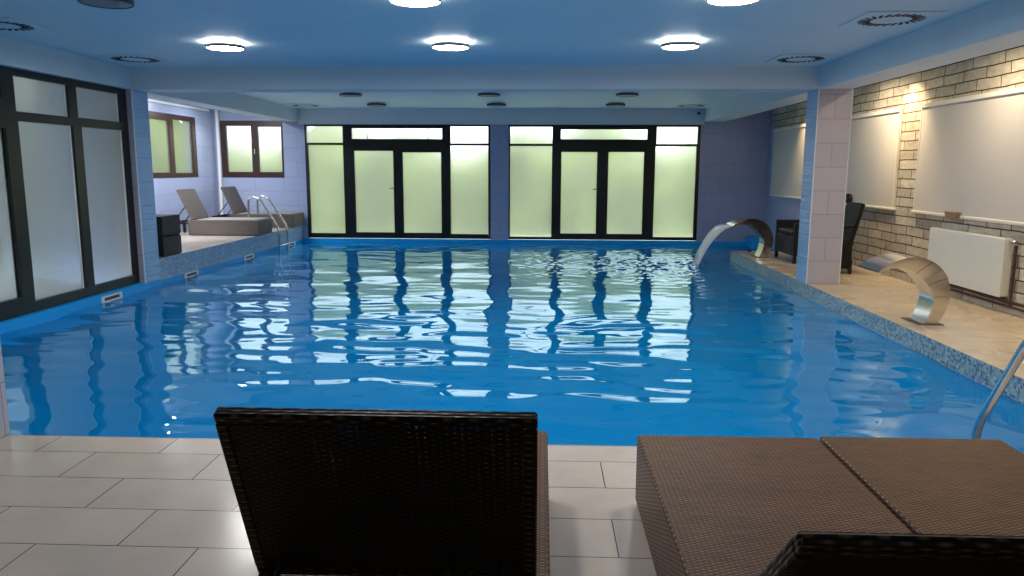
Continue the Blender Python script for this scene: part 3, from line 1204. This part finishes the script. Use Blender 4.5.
# ------------------------------------------------------------------ roller blinds on the brick wall
def blind(label, y0, y1):
    root = thing('roller_blind', label, 'blind', (XR, (y0 + y1) / 2, 0.88), 'cream blinds on the brick wall')
    MB().box(XR - 0.035, XR - 0.026, y0 + 0.01, y1 - 0.01, 0.90, 2.12, ch=0.003).build('fabric', 'blind', root)
    MB().box(XR - 0.06, XR - 0.001, y0, y1, 2.11, 2.165, ch=0.008).build('cassette', 'blind_rail', root)
    MB().box(XR - 0.055, XR - 0.001, y0 - 0.03, y1 + 0.03, 0.865, 0.90, ch=0.008).build('sill_rail', 'blind_rail', root)
    for y in (y0 + 0.005, y1 - 0.005):
        MB().box(XR - 0.04, XR - 0.001, y - 0.012, y + 0.012, 0.90, 2.11, ch=0.003).build('side_guide', 'blind_rail', root)
    return root


blind('large cream blind on the brick wall above the white radiator', 6.0, 9.43)
blind('cream blind on the brick wall just right of the right tiled column', 9.99, 12.35)
blind('cream blind seen left of the right tiled column, near the far corner', 12.95, 15.29)

ds = thing('wall_dish', 'small brown clay trough hung on the rail of the large blind', 'trough', (4.49, 8.45, 0.87))
MB().prism([(8.33, 0.925), (8.57, 0.925), (8.545, 0.868), (8.355, 0.868)], 'x', 4.46, 4.512).build('body', 'clay', ds, fix=True)
MB().box(4.455, 4.515, 8.32, 8.58, 0.922, 0.934, ch=0.003).build('rim', 'clay', ds)

# dark bag on the sill
bg = MB()
prof = [(0.0, 0.0), (0.075, 0.004), (0.085, 0.05), (0.078, 0.10), (0.05, 0.13), (0.0, 0.14)]
bg.lathe(prof, (4.49, 11.33, 0.901), 20, mat=Matrix.Translation((4.49, 11.33, 0)) @ Matrix.Diagonal((0.55, 1.3, 1, 1)) @ Matrix.Translation((-4.49, -11.33, 0)))
bo = bg.build('bag', 'black_metal', fix=True)
tag(bo, 'small dark rounded bag standing on the white sill right of the column', 'bag')


# ------------------------------------------------------------------ wicker seats
def armchair(label, x0, x1, y0, y1):
    """faces the pool (-x)"""
    root = thing('armchair', label, 'armchair', ((x0 + x1) / 2, (y0 + y1) / 2, 0))
    MB().box(x0, x1, y0 + 0.09, y1 - 0.09, 0.11, 0.40, ch=0.01).build('seat_base', 'wicker_black', root)
    MB().box(x0 + 0.01, x1 - 0.12, y0 + 0.12, y1 - 0.12, 0.40, 0.48, ch=0.02).build('cushion', 'black_metal', root)
    MB().box(x1 - 0.12, x1, y0 + 0.09, y1 - 0.09, 0.40, 0.78, ch=0.02).build('backrest', 'wicker_black', root)
    for y in (y0, y1 - 0.09):
        MB().box(x0, x1, y, y + 0.09, 0.11, 0.60, ch=0.015).build('armrest', 'wicker_black', root)
    for x in (x0 + 0.03, x1 - 0.03):
        for y in (y0 + 0.03, y1 - 0.03):
            MB().box(x - 0.022, x + 0.022, y - 0.022, y + 0.022, 0, 0.17).build('leg', 'wicker_black', root)
    return root


armchair('black wicker armchair between the pouring spout and the right tiled column', 3.72, 4.40, 11.25, 12.18)


def dining_chair(label, cx, cy):
    root = thing('wicker_chair', label, 'chair', (cx, cy, 0))
    w = 0.24
    MB().box(cx - 0.22, cx + 0.22, cy - w, cy + w, 0.38, 0.46, ch=0.015).build('seat', 'wicker_black', root)
    sk = MB().box(cx - 0.205, cx + 0.205, cy - w + 0.015, cy + w - 0.015, 0.07, 0.38)
    sk.build('skirt', 'wicker_black', root)
    MB().prism([(cx + 0.155, 0.46), (cx + 0.215, 0.46), (cx + 0.33, 0.93), (cx + 0.285, 0.95)], 'y', cy - w, cy + w).build('backrest', 'wicker_black', root, fix=True)
    for x in (cx - 0.195, cx + 0.195):
        for y in (cy - w + 0.025, cy + w - 0.025):
            MB().box(x - 0.02, x + 0.02, y - 0.02, y + 0.02, 0, 0.2).build('leg', 'black_metal', root)
    for y in (cy - w, cy + w - 0.04):
        MB().prism([(cx - 0.20, 0.62), (cx + 0.235, 0.655), (cx + 0.225, 0.62), (cx - 0.16, 0.585), (cx - 0.17, 0.46), (cx - 0.21, 0.46)], 'y', y, y + 0.04).build('armrest', 'wicker_black', root, fix=True)
    return root


dining_chair('tall black wicker chair beside the brick wall, just right of the right tiled column', 3.93, 10.40)


# ------------------------------------------------------------------ pool wall inlets
def inlet(label, y, x=XPL, z=-0.125, w=0.42, h=0.075):
    root = thing('skimmer_inlet', label, 'pool inlet', (x, y, z), 'white inlets on the left pool wall')
    fr = frame_with_holes(MB(), 'x', x - 0.002, x + 0.014, y - w / 2, y + w / 2, z - h / 2, z + h / 2, [(y - w / 2 + 0.05, y + w / 2 - 0.05, z - h / 2 + 0.018, z + h / 2 - 0.018)])
    fr.build('cover_frame', 'white', root)
    f = MB().box(x - 0.001, x + 0.004, y - w / 2 + 0.05, y + w / 2 - 0.05, z - h / 2 + 0.018, z + h / 2 - 0.018)
    f.build('flap', 'grey', root)


inlet('white rectangular pool inlet under the left glazing, nearest of the row', 8.49)
inlet('white rectangular pool inlet just beyond the left tiled column', 10.52, z=-0.133)
inlet('white rectangular pool inlet under the nearer alcove lounger', 12.66, z=-0.133)
inlet('white rectangular pool inlet beyond the far left ladder', 14.88, z=-0.133)


# ------------------------------------------------------------------ ceiling lamps
def lamp(label, x, y, on=True):
    r = 0.180
    root = thing('ceiling_lamp', label, 'ceiling lamp', (x, y, ZC), 'lit round ceiling lamps' if on else 'unlit round ceiling lamps')
    b = MB()
    b.lathe([(r * 0.72, -0.001), (r * 0.72, -0.024), (r * 0.97, -0.026)], (x, y, ZC), 40)
    b.build('base', 'white', root)
    MB().lathe([(r * 0.97, -0.024), (r, -0.026), (r, -0.056), (r * 0.965, -0.060), (r * 0.965, -0.050)], (x, y, ZC), 48).build('rim', 'lamp_rim', root)
    d = MB().lathe([(0.0001, -0.060), (r * 0.5, -0.0595), (r * 0.9, -0.056), (r * 0.965, -0.050)], (x, y, ZC), 40)
    d.build('diffuser', 'lamp_on' if on else 'lamp_off', root)
    if on:
        g = MB().lathe([(r * 0.76, -0.022), (r * 0.94, -0.0235)], (x, y, ZC), 40)
        g.build('light_ring', 'lamp_halo', root)
    return root


row_name = {5.45: 'at the top edge of the photo', 7.47: 'in front of the cross beam'}
col_name = {-3.1: 'left one', -0.9: 'middle one', 1.29: 'right one'}
for ly in (5.45, 7.47):
    for lx in (-3.1, -0.9, 1.29):
        if (lx, ly) == (-3.1, 5.45):
            lamp('unlit round ceiling lamp cut off by the top edge, near the top left', lx, ly, False)
        else:
            lamp('lit round ceiling lamp %s, %s of three' % (row_name[ly], col_name[lx]), lx, ly)
for ly, nm in ((12.3, 'just behind the cross beam'), (14.22, 'near the far windows')):
    for lx in (-3.1, -0.87, 1.32):
        cn = 'left one' if lx < -2 else ('middle one' if lx < 0 else 'right one')
        lamp('unlit dark round ceiling lamp %s, %s of three' % (nm, cn), lx, ly, False)
for lx, cn in ((-3.1, 'left one'), (-0.9, 'middle one'), (1.29, 'right one')):
    lamp('lit round ceiling lamp above the front pool edge, %s of three' % cn, lx, 3.7)


# ------------------------------------------------------------------ swirl ceiling vents
def vent(label, x, y):
    root = thing('ceiling_vent', label, 'ceiling vent', (x, y, ZC), 'swirl vents in the ceiling')
    MB().box(x - 0.30, x + 0.30, y - 0.30, y + 0.30, ZC - 0.012, ZC - 0.0005, ch=0.003).build('plate', 'ceiling', root)
    sl = MB()
    n = 24
    for k in range(n):
        a = 2 * math.pi * k / n
        M = Matrix.Translation((x, y, 0)) @ Matrix.Rotation(a, 4, 'Z') @ Matrix.Translation((0.20, 0, 0)) @ Matrix.Rotation(0.5, 4, 'Z')
        sl.box(-0.052, 0.052, -0.013, 0.013, ZC - 0.0145, ZC - 0.011, mat=M)
    o = sl.build('slot', 'slot', root)
    o['kind'] = 'stuff'
    MB().lathe([(0.0001, -0.02), (0.025, -0.019), (0.03, -0.012)], (x, y, ZC), 20).build('centre_cap', 'ceiling', root)
    return root


vent('square swirl vent in the ceiling above the left glazing, top left corner of the photo', -4.63, 6.49)
vent('square swirl vent in the ceiling near the left column', -4.56, 8.52)
vent('square swirl vent in the ceiling at the top right, nearer of the two', 2.78, 6.42)
vent('square swirl vent in the ceiling just before the right column', 2.80, 8.62)
vent('square swirl vent in the far ceiling, left of the far windows', -4.60, 14.75)
vent('square swirl vent in the far ceiling, above the right end of the far windows', 2.80, 14.80)

dt = thing('motion_detector', 'tiny dark detector on the beam above the right far window', 'detector', (3.108, YF - 0.03, 2.488))
MB().lathe([(0.0001, 0.03), (0.02, 0.025), (0.03, 0.0), (0.02, -0.022), (0.0001, -0.028)], (3.108, YF - 0.055, 2.488), 16).build('housing', 'slot', dt)
MB().box(3.09, 3.125, YF - 0.05, YF - 0.03, 2.475, 2.50).build('bracket', 'slot', dt)

# small dark drain cap at the end of the right deck
dc = MB().lathe([(0.0001, 0.03), (0.03, 0.028), (0.035, 0.0)], (3.53, 12.90, 0), 16).build('deck_cap', 'slot')
tag(dc, 'small black cap on the far end of the right deck beside the pouring spout', 'cap')

# ------------------------------------------------------------------ outside
struct('ground', MB().box(-40, 40, YF + T + 0.05, 60, -0.6, -0.45), 'lawn')
struct('ground_bank', MB().add([(XL - T + 0.04, -6, -0.12), (XL - T + 0.04, YB0 - 0.3, -0.12), (-8.31, YB0 - 0.3, 0.42), (-8.31, -6, 0.42)], [(0, 1, 2, 3)]), 'bank')  # pale sloped bank, added to brighten the lower side panes
struct('ground_alcove', MB().box(-40, XA - T - 0.01, YB0 - 0.3, YF + T + 0.05, -0.6, -0.40), 'lawn')
struct('wall_outside', MB().box(-8.6, -8.3, -4, 10.6, -0.5, 3.4), 'outer_wall')


def hedge(label, x0, x1, y, hgt, depth, seed, along='x'):
    rng = np.random.default_rng(seed)
    n = int((x1 - x0) / 0.35)
    m = 14
    vs, fs = [], []
    ph = rng.random((12, 3)) * 6.28
    for i in range(n + 1):
        a = x0 + (x1 - x0) * i / n
        top = hgt * (0.82 + 0.10 * math.sin(a * 0.9 + ph[0][0]) + 0.08 * math.sin(a * 2.3 + ph[1][0]))
        for j in range(m + 1):
            t = j / m
            ang = math.pi * t
            dd = -math.cos(ang) * depth / 2
            z = math.sin(ang) ** 0.55 * top
            w = 0.22 * math.sin(a * 3.1 + z * 2.2 + ph[2][0]) + 0.16 * math.sin(a * 5.3 - z * 4.1 + ph[3][1])
            dd += w * (1 if dd > 0 else -1)
            p = (a, y + dd, z - 0.5) if along == 'x' else (y + dd, a, z - 0.5)
            vs.append(p)
    for i in range(n):
        for j in range(m):
            k = i * (m + 1) + j
            fs.append((k, k + 1, k + m + 2, k + m + 1))
    o = MB().add(vs, fs, True).build('shrubbery', 'hedge')
    tag(o, label, 'shrubs', kind='stuff')
    return o


hedge('green shrubs seen blurred through the far glazed doors', -14, 12, YF + 7.2, 3.35, 3.0, 3)
hedge('green shrubs seen blurred through the side window of the alcove', 10.8, 20.6, -10.4, 4.3, 2.6, 5, 'y')

for o in list(bpy.data.objects):
    if '_org' in o:
        del o['_org']
